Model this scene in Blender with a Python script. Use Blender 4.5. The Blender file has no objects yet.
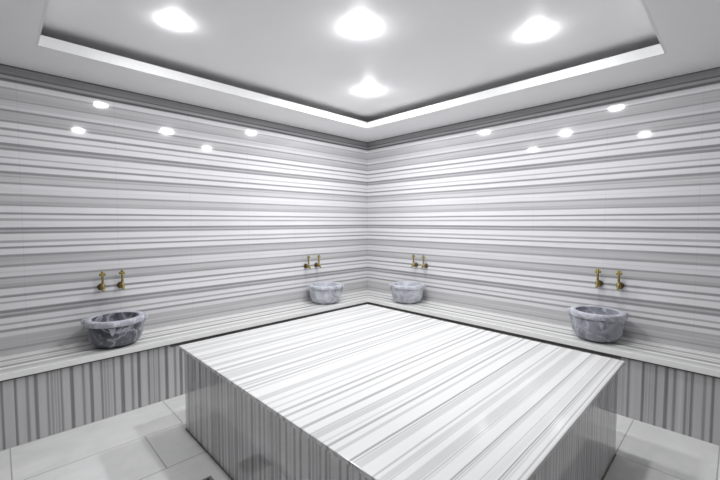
import bpy, bmesh, math, random
from mathutils import Vector, Matrix
random.seed(7)
C = bpy.context.collection
sc = bpy.context.scene

# ---------------------------------------------------------------- camera
CX, CY, CH = 3.6311, -3.7045, 1.45
YAW, PITCH, F = math.pi*.75+.0103, .0485, 371.0
fw = Vector((math.cos(YAW)*math.cos(PITCH), math.sin(YAW)*math.cos(PITCH), -math.sin(PITCH)))
rt = Vector((math.sin(YAW), -math.cos(YAW), 0))
up = rt.cross(fw)
cam_d = bpy.data.cameras.new('camera'); cam = bpy.data.objects.new('camera', cam_d); C.objects.link(cam)
m = Matrix((rt, up, -fw)).transposed().to_4x4(); m.translation = Vector((CX, CY, CH)); cam.matrix_world = m
cam_d.sensor_width = 36; cam_d.lens = F/720*36; cam_d.clip_start = .02
sc.camera = cam

def hit(u, v, ax, val):            # a measured point of the photograph on a known plane of the room
    d = fw*F + rt*(u-360) + up*(240-v)
    t = (val-(CX, CY, CH)[ax])/d[ax]
    return (Vector((CX, CY, CH))+d*t)

# ---------------------------------------------------------------- room sizes
ZC, ZT = 2.55, 2.69          # soffit, tray ceiling
XE, YE = 4.25, -4.35         # far sides of the room, behind the camera
ZB, WB, ST, REC = .4957, .428, .042, .025   # bench
PX0, PX1, PN, PF, ZP, OV = .941, 3.167, -2.829, -.964, .5935, .027   # platform
TX0, TX1, TY0, TY1, LIP = .534, 3.251, -3.480, -.551, .07

# ---------------------------------------------------------------- helpers
def tag(o, label=None, cat=None, group=None, kind=None):
    for k, val in (('label', label), ('category', cat), ('group', group), ('kind', kind)):
        if val: o[k] = val
    return o
def empty(name, loc, label, cat, group=None, rz=0):
    o = bpy.data.objects.new(name, None); C.objects.link(o); o.location = loc; o.rotation_euler = (0, 0, rz)
    o.empty_display_size = .1
    return tag(o, label, cat, group)
def obj(name, bm, mat, parent=None, smooth=False):
    bmesh.ops.recalc_face_normals(bm, faces=bm.faces[:])
    me = bpy.data.meshes.new(name); bm.to_mesh(me); bm.free()
    if smooth:
        for p in me.polygons: p.use_smooth = True
    me.materials.append(mat)
    o = bpy.data.objects.new(name, me); C.objects.link(o)
    if parent: o.parent = parent
    return o
def box(bm, x0, x1, y0, y1, z0, z1, bev=0):
    b = bmesh.new(); bmesh.ops.create_cube(b, size=1)
    for v in b.verts:
        v.co = Vector(((x0+x1)/2+v.co.x*(x1-x0), (y0+y1)/2+v.co.y*(y1-y0), (z0+z1)/2+v.co.z*(z1-z0)))
    if bev: bmesh.ops.bevel(b, geom=b.edges[:], offset=bev, segments=2, affect='EDGES', profile=.5)
    merge(bm, b); return bm
def merge(bm, b, mat=None):
    if mat is not None: b.transform(mat)
    me = bpy.data.meshes.new('tmp'); b.to_mesh(me); b.free(); bm.from_mesh(me); bpy.data.meshes.remove(me)
def lathe(bm, prof, n=32, mat=None):
    b = bmesh.new(); rings = []
    for r, z in prof:
        if r < 1e-6: rings.append([b.verts.new((0, 0, z))])
        else: rings.append([b.verts.new((r*math.cos(2*math.pi*i/n), r*math.sin(2*math.pi*i/n), z)) for i in range(n)])
    for A, B in zip(rings, rings[1:]):
        for i in range(n):
            j = (i+1) % n
            if len(A) == 1 and len(B) > 1: b.faces.new((A[0], B[i], B[j]))
            elif len(B) == 1 and len(A) > 1: b.faces.new((A[i], A[j], B[0]))
            elif len(A) > 1: b.faces.new((A[i], A[j], B[j], B[i]))
    merge(bm, b, mat)
def tube(bm, pts, rads, n=14):
    pts = [Vector(p) for p in pts]
    if not isinstance(rads, (list, tuple)): rads = [rads]*len(pts)
    b = bmesh.new(); rings = []; ref = Vector((0, 1, 0))
    for k, p in enumerate(pts):
        t = (pts[min(k+1, len(pts)-1)]-pts[max(k-1, 0)]).normalized()
        a = ref.cross(t)
        if a.length < .1: a = Vector((1, 0, 0)).cross(t)
        a.normalize(); c = t.cross(a)
        rings.append([b.verts.new(p+(a*math.cos(2*math.pi*i/n)+c*math.sin(2*math.pi*i/n))*rads[k]) for i in range(n)])
    for A, B in zip(rings, rings[1:]):
        for i in range(n): b.faces.new((A[i], A[(i+1) % n], B[(i+1) % n], B[i]))
    b.faces.new(rings[0][::-1]); b.faces.new(rings[-1])
    merge(bm, b)
def ball(bm, c, r, sx=1, sy=1, sz=1):
    b = bmesh.new(); bmesh.ops.create_uvsphere(b, u_segments=16, v_segments=10, radius=r)
    merge(bm, b, Matrix.Translation(c) @ Matrix.Diagonal((sx, sy, sz, 1)))

# ---------------------------------------------------------------- materials
def mat(name, col=(.8, .8, .8), rough=.5, metal=0, spec=.5):
    m = bpy.data.materials.new(name); m.use_nodes = True; b = m.node_tree.nodes['Principled BSDF']
    b.inputs['Base Color'].default_value = (*col, 1); b.inputs['Roughness'].default_value = rough
    b.inputs['Metallic'].default_value = metal; b.inputs['Specular IOR Level'].default_value = spec
    return m, m.node_tree, b
class G:
    """small node-graph writer"""
    def __init__(s, nt): s.nt = nt; s.N = nt.nodes; s.L = nt.links
    def put(s, sock, v):
        if isinstance(v, bpy.types.NodeSocket): s.L.new(v, sock)
        elif v is not None: sock.default_value = v
    def math(s, op, a, b=None, c=None, clamp=False):
        n = s.N.new('ShaderNodeMath'); n.operation = op; n.use_clamp = clamp
        for i, v in enumerate((a, b, c)): s.put(n.inputs[i], v)
        return n.outputs[0]
    def pos(s): return s.N.new('ShaderNodeNewGeometry').outputs['Position']
    def xyz(s, v):
        n = s.N.new('ShaderNodeSeparateXYZ'); s.L.new(v, n.inputs[0]); return n.outputs
    def vscale(s, v, sc_):
        n = s.N.new('ShaderNodeVectorMath'); n.operation = 'MULTIPLY'; s.L.new(v, n.inputs[0]); n.inputs[1].default_value = sc_
        return n.outputs[0]
    def noise(s, v, scale=1, detail=3, rough=.55, dist=0):
        n = s.N.new('ShaderNodeTexNoise'); s.L.new(v, n.inputs['Vector']); n.inputs['Scale'].default_value = scale
        n.inputs['Detail'].default_value = detail; n.inputs['Roughness'].default_value = rough; n.inputs['Distortion'].default_value = dist
        return n.outputs['Fac']
    def ramp(s, f, stops, interp='LINEAR'):
        n = s.N.new('ShaderNodeValToRGB'); r = n.color_ramp; r.interpolation = interp
        while len(r.elements) < len(stops): r.elements.new(.5)
        for e, (p, c) in zip(r.elements, stops):
            e.position = p; e.color = (c, c, c, 1) if not isinstance(c, tuple) else (*c, 1)
        s.L.new(f, n.inputs[0]); return n.outputs[0]
    def mix(s, f, a, b, blend='MIX'):
        n = s.N.new('ShaderNodeMix'); n.data_type = 'RGBA'; n.blend_type = blend
        s.put(n.inputs[0], f); s.put(n.inputs[6], a if not isinstance(a, tuple) else (*a, 1)); s.put(n.inputs[7], b if not isinstance(b, tuple) else (*b, 1))
        return n.outputs[2]
    def frange(s, v, a, b, c=0., d=1.):
        n = s.N.new('ShaderNodeMapRange'); s.put(n.inputs[0], v)
        for i, x in enumerate((a, b, c, d)): n.inputs[i+1].default_value = x
        return n.outputs[0]

LIGHT = (.80, .79, .80)
def stripes(name, ax, bands, joint=None, rough=.06, soft=.003, gain=1.0, light=LIGHT, fine=.15, wob=.004, power=1.95, spec=.5, ior=1.5):
    """striped white marble: bands = [(start, end, tone)] along world axis ax; tone 1 is the white ground"""
    m_, nt, bs = mat(name, rough=rough, spec=spec); g = G(nt); bs.inputs['IOR'].default_value = ior
    P = g.pos(); X = g.xyz(P)
    st = [8.0]*3; st[ax] = 8.0
    stretch = [.7, .7, .7]; stretch[ax] = 3.0
    w = g.noise(g.vscale(P, tuple(stretch)), 1.6, 3)
    co = g.math('ADD', X[ax], g.math('MULTIPLY', g.math('SUBTRACT', w, .5), wob*2))
    bands = sorted(bands)
    pts = []
    for a, b, t in bands:
        s_ = min(soft, (b-a)*.35)
        pts += [(a+s_, t), (b-s_, t)]
    lo, hi = pts[0][0], pts[-1][0]
    res = None; k = 0
    while k < len(pts)-1:
        ch = pts[k:k+31]
        a, b = ch[0][0], ch[-1][0]
        f = g.frange(co, a, b)
        r = g.ramp(f, [((p-a)/(b-a), t) for p, t in ch])
        res = r if res is None else g.mix(g.math('GREATER_THAN', co, a), res, r)
        k += 30
    fs = [.9, .9, .9]; fs[ax] = 150
    fl = g.noise(g.vscale(P, tuple(fs)), 1, 2)
    fs2 = [1.6, 1.6, 1.6]; fs2[ax] = 34
    fl2 = g.noise(g.vscale(P, tuple(fs2)), 1, 2)
    tone = g.math('ADD', res, 0)
    # fine threads, strongest where the stone is grey
    amt = g.math('ADD', g.math('MULTIPLY', g.math('SUBTRACT', 1.0, tone), fine*4), fine*.35)
    tone = g.math('ADD', tone, g.math('MULTIPLY', g.math('SUBTRACT', fl, .5), amt))
    tone = g.math('ADD', tone, g.math('MULTIPLY', g.math('SUBTRACT', fl2, .5), fine*.7))
    tone = g.math('POWER', g.math('MAXIMUM', tone, .05), power)
    if joint:
        jax, start, pitch, width = joint
        q = g.math('FRACT', g.math('DIVIDE', g.math('SUBTRACT', X[jax], start-pitch*100), pitch))
        d = g.math('MINIMUM', q, g.math('SUBTRACT', 1.0, q))
        jm = g.math('LESS_THAN', d, width/pitch)
        tone = g.math('MULTIPLY', tone, g.math('SUBTRACT', 1.0, g.math('MULTIPLY', jm, .12)))
    n = nt.nodes.new('ShaderNodeVectorMath'); n.operation = 'SCALE'; n.inputs[0].default_value = tuple(c*gain for c in light)
    nt.links.new(tone, n.inputs['Scale']); nt.links.new(n.outputs[0], bs.inputs['Base Color'])
    return m_

# wall bands read down the photograph, then carried onto the wall
D, DD, M, ML = WALL_TONES = (.64, .60, .80, .88)
wall_px = [(60, 74.2, .42), (74.2, 81, .64), (81, 82.7, .48), (82.7, 85.7, .74), (85.7, 88.5, .46), (88.5, 94, .96), (94, 95.6, .72), (95.6, 100, .82),
 (100, 105, .78), (105, 106.3, .66), (106.3, 112, .86), (112, 115, .93), (115, 117, D), (117, 122, .82), (122, 123, .74), (123, 125.3, .8), (125.3, 127.2, .66),
 (127.2, 132.5, 1), (132.5, 135, D), (135, 139.5, 1), (139.5, 141.3, .74), (141.3, 147, 1), (147, 149.7, DD), (149.7, 151.5, .8), (151.5, 154, D),
 (154, 160, 1), (160, 161.5, .78), (161.5, 166, 1), (166, 168.3, D), (168.3, 173.6, 1), (173.6, 176.2, D), (176.2, 178, .84), (178, 179, .74), (179, 184, .88),
 (184, 186, .68), (186, 190, .98), (190, 191, .93), (191, 195, .97), (195, 197.2, .7), (197.2, 202, .86), (202, 205.5, .78), (205.5, 206.7, .7), (206.7, 213, 1),
 (213, 215, .64), (215, 218.5, 1), (218.5, 221, .76), (221, 227, 1), (227, 229.5, DD), (229.5, 231.2, .82), (231.2, 233.3, D), (233.3, 239.5, 1), (239.5, 242, .76),
 (242, 245.5, 1), (245.5, 247.5, D), (247.5, 253, 1), (253, 255.5, .66), (255.5, 259, .8), (259, 262.5, .83), (262.5, 265, .68), (265, 269, .96), (269, 269.8, .88),
 (269.8, 274, .95), (274, 276, .66), (276, 281, .84), (281, 283.5, .76), (283.5, 285.5, .66), (285.5, 291.5, .98), (291.5, 294, D), (294, 297.5, 1), (297.5, 299.5, .76),
 (299.5, 305.5, 1), (305.5, 308.3, DD), (308.3, 310.2, .82), (310.2, 313, D), (313, 318, .98), (318, 320, .74), (320, 324, .98), (324, 326.5, D), (326.5, 331, .94),
 (331, 337, .78), (337, 338, .84), (338, 342, .78), (342, 343.8, .66), (343.8, 356, .8)]
wb = []
for a, b, t in wall_px:
    za, zb_ = hit(44, a, 0, 0).z, hit(44, b, 0, 0).z
    wb.append((zb_, za, t))
wb[0] = (wb[0][0], 2.8, wb[0][2])  # topmost band puts the deep shade below the soffit into the tone
wb[-1] = (0, wb[-1][1], wb[-1][2])
M_wall_l = stripes('striped_marble_left_wall', 2, wb, joint=(1, -3.57, .59, .0016))
M_wall_r = stripes('striped_marble_right_wall', 2, wb, joint=(0, .47, .59, .0013))

def edge_bands(cuts, ax, plane, end):
    """cuts = [(u, v, tone after this point)] read along an edge of the photograph"""
    out = []
    for k, (u, v, pa, pv, t) in enumerate(cuts):
        a = hit(u, v, pa, pv)[ax]
        out.append([a, None, t])
    out.sort(key=lambda r: r[0])
    return out
# platform top: function of x
tp = []
def tl(u):                                # point of the near left edge at column u
    return hit(u, 345.5+(u-179)*.6804, 2, ZP).x
def tbm(u): return hit(u, 479.5, 2, ZP).x
line = []                                  # (x centre, half width m, tone)
for u, wpx, t in ((181, 1.2, .9), (185, 1.6, .86), (190, 2, .88), (196.5, 1, .86), (200, 1.5, .8), (204, 1, .9), (210, 1.6, .84), (216, 1, .74), (220.5, 1, .82), (225, 3, .86),
                  (232, 1.2, .74), (238, 1, .8), (240.5, .8, .8), (244, .9, .74), (247.5, .8, .86), (258.5, 2.4, .84), (266, 1, .86), (272, .9, .86), (278, 1.1, .72), (284, 1.2, .72),
                  (291, 1, .84), (301, 1.3, .7), (310, .8, .76), (313.5, 3, .84), (322, .8, .88), (327, 1.2, .68), (335, 1.6, .84), (349, 1, .6), (352.3, .7, .72), (356, 3.6, .86), (372, .9, .74)):
    x = tl(u); h = (tl(u+wpx)-tl(u-wpx))/2
    line.append((x, h, t))
for u, wpx, t in ((383, 6, .87), (389.5, 1.4, .78), (413, 9, .86), (424.3, 1.2, .7), (428, 3, .9), (452.3, 1.3, .58), (455.5, 1.8, .76), (459.5, 1.8, .86), (481, 1, .83), (489, 6, .94),
                  (498.8, 1.2, .56), (502, 2.4, .78), (506.5, 2, .88), (518.5, 1, .72), (526, 2, .9)):
    x = tbm(u); h = (tbm(u+wpx)-tbm(u-wpx))/2
    line.append((x, h, t))
def lines_to_bands(lines, a, b, base=1.0):
    out = []; cur = a
    for x, h, t in sorted(lines):
        s, e = max(x-h, cur+.0008), x+h
        if e <= s+.001: continue
        if s > cur: out.append((cur, s, base))
        out.append((s, e, t)); cur = e
    out.append((cur, max(b, cur+.01), base)); return out
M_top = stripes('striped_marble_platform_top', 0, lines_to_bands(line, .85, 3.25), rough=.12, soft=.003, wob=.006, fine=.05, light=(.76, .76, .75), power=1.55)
# near face of the platform: function of x
fl = []
def tf(u): return hit(u, min(345.5+(u-179)*.6804+8, 470), 1, PN+OV).x
for u, wpx, t in ((188, 1.2, .66), (191, 1.5, .78), (195, 1, .66), (200, 1.2, .64), (203, .7, .8), (206, .9, .68), (211, 1, .64), (214, 2.2, .76), (218, 1, .62), (221.7, .9, .68), (224.5, .7, .8),
                  (228, .9, .66), (231, 1.4, .78), (235.3, 1.6, .66), (239, .7, .76), (241.7, 1, .66), (246, 1.5, .8), (251.7, 1.2, .62), (255, .7, .8), (259.4, 1, .62), (264, .9, .66),
                  (268, 1, .82), (271.5, 1.6, .7), (276, 1.6, .78), (279.6, 1, .6), (286, 1, .6), (290, .8, .84), (294.3, 1, .58), (300.3, 1.1, .58), (309.3, 1.1, .6), (313, .9, .7), (316.5, .8, .72), (320, 1, .66),
                  (326, 1.3, .6), (329.5, 1, .68), (340, 1, .6), (347.5, 1, .58), (353, .8, .8), (360, 1, .66), (366, 1, .7)):
    x = tf(u); h = (tf(u+wpx)-tf(u-wpx))/2
    fl.append((x, h, t))
xx = fl[-1][0]
while xx < 3.1:
    xx += random.uniform(.03, .07); fl.append((xx, random.uniform(.005, .014), random.uniform(.58, .8)))
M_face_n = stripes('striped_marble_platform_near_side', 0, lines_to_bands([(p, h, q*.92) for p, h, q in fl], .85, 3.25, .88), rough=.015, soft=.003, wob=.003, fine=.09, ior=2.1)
fr = []; yy = -2.8
while yy < -.9:
    yy += random.uniform(.018, .045); fr.append((yy, random.uniform(.003, .009), random.uniform(.6, .82)))
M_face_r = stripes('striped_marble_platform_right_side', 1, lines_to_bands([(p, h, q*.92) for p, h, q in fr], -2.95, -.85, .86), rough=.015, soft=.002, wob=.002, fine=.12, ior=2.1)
# bench front, left run: function of y (read along mid height of the panel)
bl = []
def bf(u): return hit(u, 410-(u-60)*.16, 0, WB-REC).y
for u, wpx, t in ((3, 1.1, .56), (9, 4, .84), (16, 1.4, .56), (28.5, 1.2, .62), (37.2, 1.3, .56), (49, 1, .64), (53, 1.2, .7), (56, 1.2, .74), (58.8, .8, .66), (62.3, .9, .62), (72.8, 1.3, .54), (84.4, 1, .64),
                  (92.3, 1.2, .56), (102.8, .9, .62), (106, 1, .72), (109, .8, .7), (111.5, .9, .78), (114.8, .8, .62), (123.2, 1.3, .56), (133, 1, .64), (139.7, 1.1, .54), (149.6, .9, .6), (152, 1, .78),
                  (154.5, .8, .7), (157, .8, .76), (159.4, .8, .62), (167.3, 1.1, .54), (175.7, .8, .64), (181.5, 1, .56), (186, .8, .7)):
    a, b = bf(u-wpx), bf(u+wpx); bl.append(((a+b)/2, abs(a-b)/2, t))
def carry_on(lst, start, stop, step_sign):
    y = start
    while (y < stop) if step_sign > 0 else (y > stop):
        for dy, h, t in ((.0, .012, .56), (.075, .008, .66), (.13, .01, .56), (.21, .007, .62), (.235, .01, .72), (.26, .009, .7), (.285, .007, .62), (.36, .009, .62), (.43, .012, .55)):
            q = y+step_sign*dy
            if (q < stop) if step_sign > 0 else (q > stop): lst.append((q, h, t))
        y += step_sign*.52
carry_on(bl, max(x for x, _, _ in bl)+.07, -.4, 1); carry_on(bl, min(x for x, _, _ in bl)-.07, -4.4, -1)
M_bf_l = stripes('striped_marble_left_bench_front', 1, lines_to_bands([(p, h*1.45, q-.03) for p, h, q in bl], -4.5, -.3, .82), rough=.06, soft=.004, wob=.003, fine=.08)
brr = []
def bg(u): return hit(u, 398+(u-640)*.1, 1, -(WB-REC)).x
for u, wpx, t in ((612, 1, .72), (615.5, 1, .7), (619, 1, .76), (622.5, 1, .72), (628, 1, .6), (632, .8, .84), (636, .9, .8), (642.5, 1.1, .56), (646, 1, .74), (649, 1, .72), (652, 1, .76), (655, 1, .56), (665.6, 1.3, .54),
                  (674, 1.1, .6), (680, 1, .86), (685.4, 1.1, .62), (688, .9, .74), (691.2, 1.2, .56), (703.8, 1.1, .62), (712.5, 1.3, .56), (716, 2, .8)):
    a, b = bg(u-wpx), bg(u+wpx); brr.append(((a+b)/2, abs(a-b)/2, t))
carry_on(brr, max(x for x, _, _ in brr)+.07, 4.3, 1); carry_on(brr, min(x for x, _, _ in brr)-.07, .4, -1)
M_bf_r = stripes('striped_marble_right_bench_front', 0, lines_to_bands([(p, h*1.45, q-.03) for p, h, q in brr], .3, 4.4, .78), rough=.06, soft=.004, wob=.003, fine=.08)
def btop(sign):
    o = []
    for v, wpx, t in ((361, 1, .68), (363.7, .6, .8), (366.3, 1.1, .62), (370.5, 1.5, .76), (372.5, .8, .84)):
        a, b = hit(4, v-wpx, 2, ZB).x, hit(4, v+wpx, 2, ZB).x
        o.append((sign*(a+b)/2, abs(a-b)/2, t))
    o += [(sign*(.03), .008, .8), (sign*.075, .006, .82)]
    return o
M_bt_l = stripes('striped_marble_left_bench_top', 0, lines_to_bands(btop(1), -.05, .5), light=(.92, .92, .895), power=1.6, rough=.08, soft=.004, wob=.004, fine=.09)
M_bt_r = stripes('striped_marble_right_bench_top', 1, lines_to_bands(btop(-1), -.5, .05), light=(.92, .92, .895), power=1.6, rough=.08, soft=.004, wob=.004, fine=.09)

def plain(name, col, rough, bump=0):
    m_, nt, bs = mat(name, col, rough); g = G(nt)
    n = g.noise(g.pos(), 1.3, 4)
    nt.links.new(g.mix(g.frange(n, .3, .7), tuple(c*.965 for c in col), col), bs.inputs['Base Color'])
    return m_
M_ceil = plain('white_ceiling_paint', (.93, .92, .925), .55)
M_fascia = plain('white_fascia_paint', (.84, .84, .83), .5)

def floor_mat():
    m_, nt, bs = mat('pale_stone_floor_tile', rough=.3); g = G(nt)
    P = g.pos(); X = g.xyz(P)
    W, L = .4548, .90
    sx = g.math('DIVIDE', g.math('SUBTRACT', X[0], .41-W*10), W)
    row = g.math('FLOOR', sx); fx = g.math('FRACT', sx)
    par = g.math('MODULO', row, 2.0)
    sy = g.math('DIVIDE', g.math('ADD', g.math('ADD', X[1], .99+L*20), g.math('MULTIPLY', par, .245)), L)
    fy = g.math('FRACT', sy)
    dx = g.math('MULTIPLY', g.math('MINIMUM', fx, g.math('SUBTRACT', 1.0, fx)), W)
    dy = g.math('MULTIPLY', g.math('MINIMUM', fy, g.math('SUBTRACT', 1.0, fy)), L)
    d = g.math('MINIMUM', dx, dy)
    j = g.frange(d, .0018, .0042, 1, 0)
    cmb = nt.nodes.new('ShaderNodeCombineXYZ'); nt.links.new(row, cmb.inputs[0]); nt.links.new(g.math('FLOOR', sy), cmb.inputs[1])
    wn = nt.nodes.new('ShaderNodeTexWhiteNoise'); nt.links.new(cmb.outputs[0], wn.inputs['Vector'])
    n = g.noise(g.vscale(P, (2.2, 1.1, 1)), 2.5, 6, .62, .8)
    n2 = g.noise(P, 9, 5, .6)
    base = g.ramp(n, [(.3, (.72, .73, .70)), (.5, (.80, .80, .785)), (.72, (.86, .86, .845))])
    base = g.mix(g.math('MULTIPLY', g.frange(n2, .45, .7), .35), base, (.72, .72, .71))
    base = g.mix(g.math('MULTIPLY', wn.outputs['Value'], .3), base, (.70, .70, .69))
    base = g.mix(g.math('MULTIPLY', j, .75), base, (.27, .27, .21))
    nt.links.new(base, bs.inputs['Base Color'])
    bp = nt.nodes.new('ShaderNodeBump'); bp.inputs['Strength'].default_value = .35; bp.inputs['Distance'].default_value = .002
    nt.links.new(g.math('SUBTRACT', 1.0, j), bp.inputs['Height']); nt.links.new(bp.outputs[0], bs.inputs['Normal'])
    return m_
M_floor = floor_mat()

def stone(name, dark, mid, vein, seed):
    m_, nt, bs = mat(name, rough=.28); g = G(nt)
    n0 = nt.nodes.new('ShaderNodeVectorMath'); n0.operation = 'ADD'; nt.links.new(g.pos(), n0.inputs[0]); n0.inputs[1].default_value = (seed, seed*.7, seed*1.3)
    P = n0.outputs[0]
    a = g.noise(P, 8, 5, .55, 1.0); b = g.noise(P, 3.2, 3, .55, 1.5); c = g.noise(P, 38, 4, .6)
    col = g.mix(g.frange(a, .36, .64), dark, mid)
    v = g.math('ABSOLUTE', g.math('SUBTRACT', b, .5))
    col = g.mix(g.math('MULTIPLY', g.frange(v, 0, .035, 1, 0), .6), col, vein)
    col = g.mix(g.math('MULTIPLY', g.frange(c, .56, .75), .4), col, vein)
    nt.links.new(col, bs.inputs['Base Color']); return m_
M_stone_dark = stone('dark_grey_veined_marble', (.055, .06, .075), (.16, .165, .19), (.62, .64, .7), 3.1)
M_stone_pale = stone('pale_grey_veined_marble', (.36, .38, .43), (.64, .65, .70), (.82, .83, .88), 7.7)
M_stone_mid = stone('mid_grey_veined_marble', (.19, .20, .235), (.38, .39, .435), (.68, .70, .75), 11.4)
M_rim_dark = stone('light_grey_veined_marble_lip', (.40, .41, .46), (.60, .61, .66), (.80, .81, .86), 2.2)

def metal(name, col, rough):
    m_, nt, bs = mat(name, col, rough, 1); g = G(nt)
    n = g.noise(g.pos(), 60, 3)
    nt.links.new(g.mix(g.frange(n, .35, .65), tuple(c*.75 for c in col), col), bs.inputs['Base Color']); return m_
M_brass = metal('worn_brass', (.43, .35, .12), .3)
M_bronze = metal('dark_tarnished_brass', (.20, .13, .065), .33)
M_steel = metal('brushed_drain_steel', (.42, .42, .42), .35)
M_black, _, _ = mat('dark_drain_well', (.02, .02, .02), .7)
M_joint_shade = plain('dark_joint_shade', (.10, .10, .09), .7)
M_ring = plain('white_lamp_ring', (.85, .85, .85), .4)
def emit(k):
    m_, nt, bs = mat('lit_lamp_lens', (1, 1, 1), .4)
    bs.inputs['Emission Color'].default_value = (.965, .975, 1, 1); bs.inputs['Emission Strength'].default_value = LAMP*k
    return m_
LAMP = 140
M_grout = plain('dark_green_grout', (.20, .21, .15), .7)

# ---------------------------------------------------------------- room shell
def struct(name, bm, m_): return tag(obj(name, bm, m_), kind='structure')
T = .12
struct('floor', box(bmesh.new(), -T, XE+T, YE-T, T, -.1, 0), M_floor)
struct('wall_left', box(bmesh.new(), -T, 0, YE, 0, 0, 2.95), M_wall_l)
struct('wall_right', box(bmesh.new(), -T, XE+T, 0, T, 0, 2.95), M_wall_r)
M_rear = plain('dark_grey_rear_wall_plaster', (.24, .24, .245), .6)
struct('wall_front', box(bmesh.new(), -T, XE+T, YE-T, YE, 0, 2.95), M_rear)
struct('wall_back', box(bmesh.new(), XE, XE+T, YE, 0, 0, 2.95), M_rear)
struct('ceiling', box(bmesh.new(), 0, XE, YE, 0, ZT, ZT+.12), M_ceil)
bm = bmesh.new()                 # dropped soffit ring: the tray opening is left out
ST2 = .022
tf_ = .014
box(bm, 0, XE, TY1+tf_, 0, ZC, ZC+ST2); box(bm, 0, XE, YE, TY0-tf_, ZC, ZC+ST2)
box(bm, 0, TX0-tf_, TY0-tf_, TY1+tf_, ZC, ZC+ST2); box(bm, TX1+tf_, XE, TY0-tf_, TY1+tf_, ZC, ZC+ST2)
struct('trim_1', bm, M_ceil)
bm = bmesh.new()     # upright lip round the tray
box(bm, TX0-tf_, TX1+tf_, TY1, TY1+tf_, ZC, ZC+LIP); box(bm, TX0-tf_, TX1+tf_, TY0-tf_, TY0, ZC, ZC+LIP)
box(bm, TX0-tf_, TX0, TY0, TY1, ZC, ZC+LIP); box(bm, TX1, TX1+tf_, TY0, TY1, ZC, ZC+LIP)
struct('trim_2', bm, M_fascia)

# ---------------------------------------------------------------- bench
t = empty('marble_bench', (WB/2, -WB/2, 0), 'low corner bench of striped marble running along both walls', 'bench')
def part(name, x0, x1, y0, y1, z0, z1, m_, par, bev=.002):
    o = par.location
    return obj(name, box(bmesh.new(), x0-o.x, x1-o.x, y0-o.y, y1-o.y, z0-o.z, z1-o.z, bev), m_, par)
def miter(name, pts, z0, z1, m_, par):
    bm = bmesh.new(); o = par.location
    lo = [bm.verts.new((x-o.x, y-o.y, z0-o.z)) for x, y in pts]; hi = [bm.verts.new((x-o.x, y-o.y, z1-o.z)) for x, y in pts]
    bm.faces.new(lo[::-1]); bm.faces.new(hi)
    n = len(pts)
    for i in range(n): bm.faces.new((lo[i], lo[(i+1) % n], hi[(i+1) % n], hi[i]))
    bmesh.ops.bevel(bm, geom=bm.edges[:], offset=.0025, segments=2, affect='EDGES')
    return obj(name, bm, m_, par)
E_ = .003
miter('seat_slab', ((E_, -E_), (E_, YE+E_), (WB, YE+E_), (WB, -WB)), ZB-ST, ZB, M_bt_l, t)
miter('seat_slab', ((E_, -E_), (WB, -WB), (XE-E_, -WB), (XE-E_, -E_)), ZB-ST, ZB, M_bt_r, t)
part('front_panel', .02, WB-REC, YE+E_, -WB+REC, 0, ZB-ST, M_bf_l, t, 0)
part('front_panel', WB-REC, XE-E_, -WB+REC, -.02, 0, ZB-ST, M_bf_r, t, 0)

bm = bmesh.new(); j0 = WB-REC  # dark strip under the slabs: joint plus gap shade, put into its colour
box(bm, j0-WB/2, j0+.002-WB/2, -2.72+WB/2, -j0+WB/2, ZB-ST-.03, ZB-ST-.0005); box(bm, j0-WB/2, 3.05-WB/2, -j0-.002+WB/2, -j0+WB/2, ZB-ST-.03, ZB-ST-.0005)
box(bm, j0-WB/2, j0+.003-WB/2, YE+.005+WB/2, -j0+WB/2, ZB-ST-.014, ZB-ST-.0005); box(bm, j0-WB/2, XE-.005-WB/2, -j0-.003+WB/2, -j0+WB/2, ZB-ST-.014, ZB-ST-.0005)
obj('joint_shade_strip', bm, M_joint_shade, t)

# ---------------------------------------------------------------- platform
px, py = (PX0+PX1)/2, (PN+PF)/2
t = empty('marble_platform', (px, py, 0), 'large low square striped marble platform in the middle of the room', 'platform')
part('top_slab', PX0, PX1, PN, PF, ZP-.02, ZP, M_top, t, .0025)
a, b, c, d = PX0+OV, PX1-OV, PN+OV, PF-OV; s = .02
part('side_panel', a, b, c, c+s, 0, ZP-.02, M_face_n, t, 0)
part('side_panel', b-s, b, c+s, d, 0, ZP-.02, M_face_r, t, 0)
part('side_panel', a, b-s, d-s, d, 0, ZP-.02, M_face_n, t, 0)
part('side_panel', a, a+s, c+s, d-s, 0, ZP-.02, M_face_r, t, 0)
g_ = bmesh.new()
box(g_, a-.006-px, b+.006-px, c-.006-py, c-py, .0002, .004); box(g_, b-px, b+.006-px, c-py, d-py, .0002, .004); box(g_, a-.006-px, a-px, c-py, d-py, .0002, .004)
obj('grout_line', g_, M_grout, t)

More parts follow.
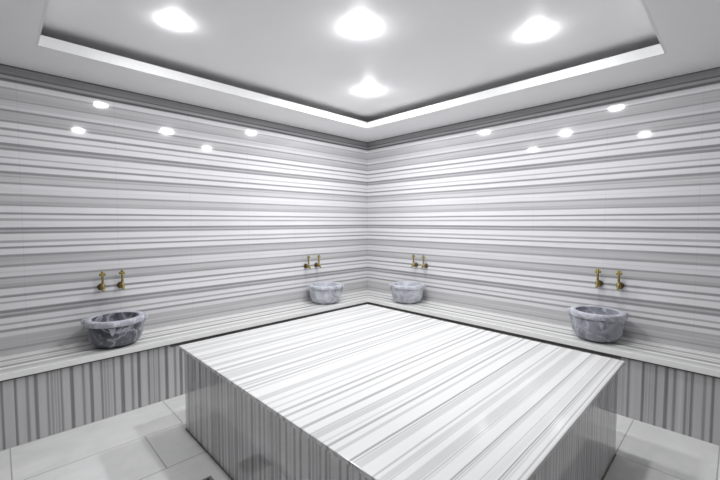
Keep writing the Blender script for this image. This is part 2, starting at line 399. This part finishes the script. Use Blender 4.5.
# ---------------------------------------------------------------- basins
def basin_meshes():
    prof = [(0, 0), (.108, 0), (.122, .005), (.154, .024), (.176, .058), (.184, .105), (.184, .165), (.184, .172), (.194, .174), (.198, .179), (.198, .211), (.194, .216),
            (.160, .2165), (.155, .213), (.154, .195), (.143, .148), (.118, .1), (.075, .072), (0, .064)]
    return prof
PROF = basin_meshes()
def lug_bm(ang, w=.031, out=.219):
    b = bmesh.new()
    P = [(.178, -w, .170), (.178, w, .170), (out, w*.82, .180), (out, -w*.82, .180), (.178, -w, .2165), (.178, w, .2165), (out, w*.82, .2155), (out, -w*.82, .2155)]
    v = [b.verts.new(p) for p in P]
    for f in ((0, 1, 2, 3), (4, 5, 6, 7), (0, 1, 5, 4), (1, 2, 6, 5), (2, 3, 7, 6), (3, 0, 4, 7)): b.faces.new([v[i] for i in f])
    bmesh.ops.recalc_face_normals(b, faces=b.faces[:])
    bmesh.ops.bevel(b, geom=b.edges[:], offset=.007, segments=3, affect='EDGES')
    # tapering bracket running down the bowl under the lug
    q = bmesh.new()
    R = [(.166, -w*.9, .172), (.166, w*.9, .172), (.207, w*.6, .172), (.207, -w*.6, .172), (.170, -.006, .10), (.170, .006, .10), (.183, .006, .108), (.183, -.006, .108)]
    v = [q.verts.new(p) for p in R]
    for f in ((0, 1, 2, 3), (4, 5, 6, 7), (0, 1, 5, 4), (1, 2, 6, 5), (2, 3, 7, 6), (3, 0, 4, 7)): q.faces.new([v[i] for i in f])
    bmesh.ops.recalc_face_normals(q, faces=q.faces[:])
    bmesh.ops.bevel(q, geom=q.edges[:], offset=.003, segments=2, affect='EDGES')
    merge(b, q)
    b.transform(Matrix.Rotation(ang, 4, 'Z'))
    return b
basins = (((.243, -3.062), -18, M_stone_dark, M_rim_dark, 'dark grey marble washbasin with paler lip, alone at the left end of the bench'),
          ((.222, -.935), -45, M_stone_pale, None, 'small pale grey marble washbasin on the left bench, just left of the room corner'),
          ((.885, -.225), -45, M_stone_pale, None, 'small pale grey marble washbasin on the right bench, just right of the room corner'),
          ((2.845, -.23), -66, M_stone_mid, M_rim_dark, 'large mid-grey mottled marble washbasin on the right bench beside the platform corner'))
for (x, y), rot, ms, mr, lab in basins:
    t = empty('marble_washbasin', (x, y, ZB), lab, 'basin', 'carved marble washbasins on the bench', math.radians(rot))
    cut = 8
    if ms is M_stone_mid: t.scale = (.98, .98, 1.09)
    bm = bmesh.new(); lathe(bm, PROF[:cut], 56); lathe(bm, PROF[13:], 56); obj('bowl', bm, ms, t, True)
    bm = bmesh.new(); lathe(bm, PROF[cut-1:14], 56)
    bmesh.ops.remove_doubles(bm, verts=bm.verts[:], dist=1e-5)
    lip = obj('rim', bm, mr or ms, t, True)
    for k in range(4):
        a = k*math.pi/2
        o = obj('lug', lug_bm(a), mr or ms, t, False)

# ---------------------------------------------------------------- taps
def make_tap(loc, rz, lab, grp):
    t = empty('brass_tap', loc, lab, 'tap', grp, rz)
    RY = Matrix.Rotation(math.pi/2, 4, 'Y')
    bm = bmesh.new()
    lathe(bm, [(0, .0), (.027, .0), (.029, .004), (.027, .010), (.021, .018), (.017, .026), (.0165, .036), (.012, .040), (0, .041)], 28, RY)
    obj('wall_flange', bm, M_bronze, t, True)
    bm = bmesh.new()
    tube(bm, [(.03, 0, 0), (.045, 0, 0), (.06, 0, 0)], [.010, .012, .012])
    lathe(bm, [(0, -.020), (.010, -.019), (.0155, -.010), (.017, 0), (.0155, .010), (.011, .020), (.0075, .028), (.0075, .036), (.011, .040), (.011, .044), (0, .046)], 22, Matrix.Translation((.062, 0, 0)))
    obj('body', bm, M_brass, t, True)
    bm = bmesh.new()
    tube(bm, [(.066, 0, -.004), (.080, 0, -.006), (.090, 0, -.012), (.094, 0, -.020), (.095, 0, -.028)], [.009, .009, .0088, .0085, .010])
    obj('spout', bm, M_brass, t, True)
    bm = bmesh.new()
    tube(bm, [(.062, 0, .044), (.062, 0, .060), (.062, 0, .085), (.062, 0, .100)], [.009, .0085, .0085, .009])
    ball(bm, (.062, 0, .122), .0115); ball(bm, (.062, -.014, .106), .0105); ball(bm, (.062, .014, .106), .0105); ball(bm, (.062, 0, .107), .011)
    obj('handle', bm, M_brass, t, True)
    return t
ZTAP = .921
taps = (((0, -3.108), 0, 'left tap of the brass pair above the dark grey basin on the left wall'),
        ((0, -2.972), 0, 'right tap of the brass pair above the dark grey basin on the left wall'),
        ((0, -1.064), 0, 'left tap of the small brass pair on the left wall close to the corner'),
        ((0, -.908), 0, 'right tap of the small brass pair on the left wall close to the corner'),
        ((.848, 0), -90, 'left tap of the small brass pair on the right wall close to the corner'),
        ((.998, 0), -90, 'right tap of the small brass pair on the right wall close to the corner'),
        ((2.805, 0), -90, 'left tap of the brass pair above the mottled basin on the right bench'),
        ((2.955, 0), -90, 'right tap of the brass pair above the mottled basin on the right bench'))
for (x, y), rz, lab in taps: make_tap((x, y, ZTAP), math.radians(rz), lab, 'brass taps on the striped walls')

# ---------------------------------------------------------------- floor drain
dx0, dx1, dy0, dy1 = 1.572, 1.722, -3.03, -2.88
cx, cy = (dx0+dx1)/2, (dy0+dy1)/2
t = empty('floor_drain', (cx, cy, 0), 'square steel floor drain grate beside the near side of the platform', 'drain')
h = .075; bm = bmesh.new()
box(bm, -h, h, -h, -h+.014, .0004, .006); box(bm, -h, h, h-.014, h, .0004, .006); box(bm, -h, -h+.014, -h+.014, h-.014, .0004, .006); box(bm, h-.014, h, -h+.014, h-.014, .0004, .006)
obj('frame', bm, M_steel, t)
bm = bmesh.new(); n = 7; w = 2*(h-.014)
for i in range(1, n):
    p = -h+.014+w*i/n
    box(bm, p-.0035, p+.0035, -h+.014, h-.014, .001, .005); box(bm, -h+.014, h-.014, p-.0035, p+.0035, .001, .005)
obj('grate', bm, M_steel, t)
obj('well', box(bmesh.new(), -h+.013, h-.013, -h+.013, h-.013, .0003, .0009), M_black, t)

# ---------------------------------------------------------------- ceiling lamps
lamps = ((1.135, -2.87, 0.5, 'round recessed ceiling lamp nearest the left wall in the tray ceiling'),
         (1.895, -2.00, 1.35, 'round recessed ceiling lamp in the centre of the tray ceiling'),
         (2.655, -1.14, 0.8, 'round recessed ceiling lamp nearest the right wall in the tray ceiling'),
         (1.135, -1.14, 1.6, 'round recessed ceiling lamp closest to the room corner'),
         (2.655, -2.87, 0.55, 'round recessed ceiling lamp nearest the viewer, above the top of the photo'))
for x, y, pw, lab in lamps:
    t = empty('ceiling_lamp', (x, y, ZT), lab, 'ceiling lamp', 'recessed lamps in the tray ceiling')
    bm = bmesh.new(); lathe(bm, [(.062, 0), (.074, 0), (.074, -.0006), (.072, -.0014), (.064, -.0014), (.062, -.0006), (.062, 0)], 40)
    obj('trim_ring', bm, M_ring, t, True)
    bm = bmesh.new(); lathe(bm, [(.0615, -.0005), (.0615, -.0015), (.058, -.007), (.047, -.012), (.030, -.0152), (.012, -.0168), (0, -.017)], 40)
    obj('lens', bm, emit(pw), t, True)

# ---------------------------------------------------------------- world and view
w = bpy.data.worlds.new('world'); sc.world = w; w.use_nodes = True
w.node_tree.nodes['Background'].inputs[0].default_value = (.6, .6, .62, 1); w.node_tree.nodes['Background'].inputs[1].default_value = .2
sc.view_settings.view_transform = 'Standard'; sc.view_settings.look = 'None'; sc.view_settings.gamma = 1
sc.view_settings.exposure = 1.53
sc.cycles.max_bounces = 12; sc.cycles.diffuse_bounces = 8; sc.cycles.glossy_bounces = 4
sc.cycles.sample_clamp_indirect = 8; sc.cycles.caustics_reflective = False
sc.cycles.use_denoising = True
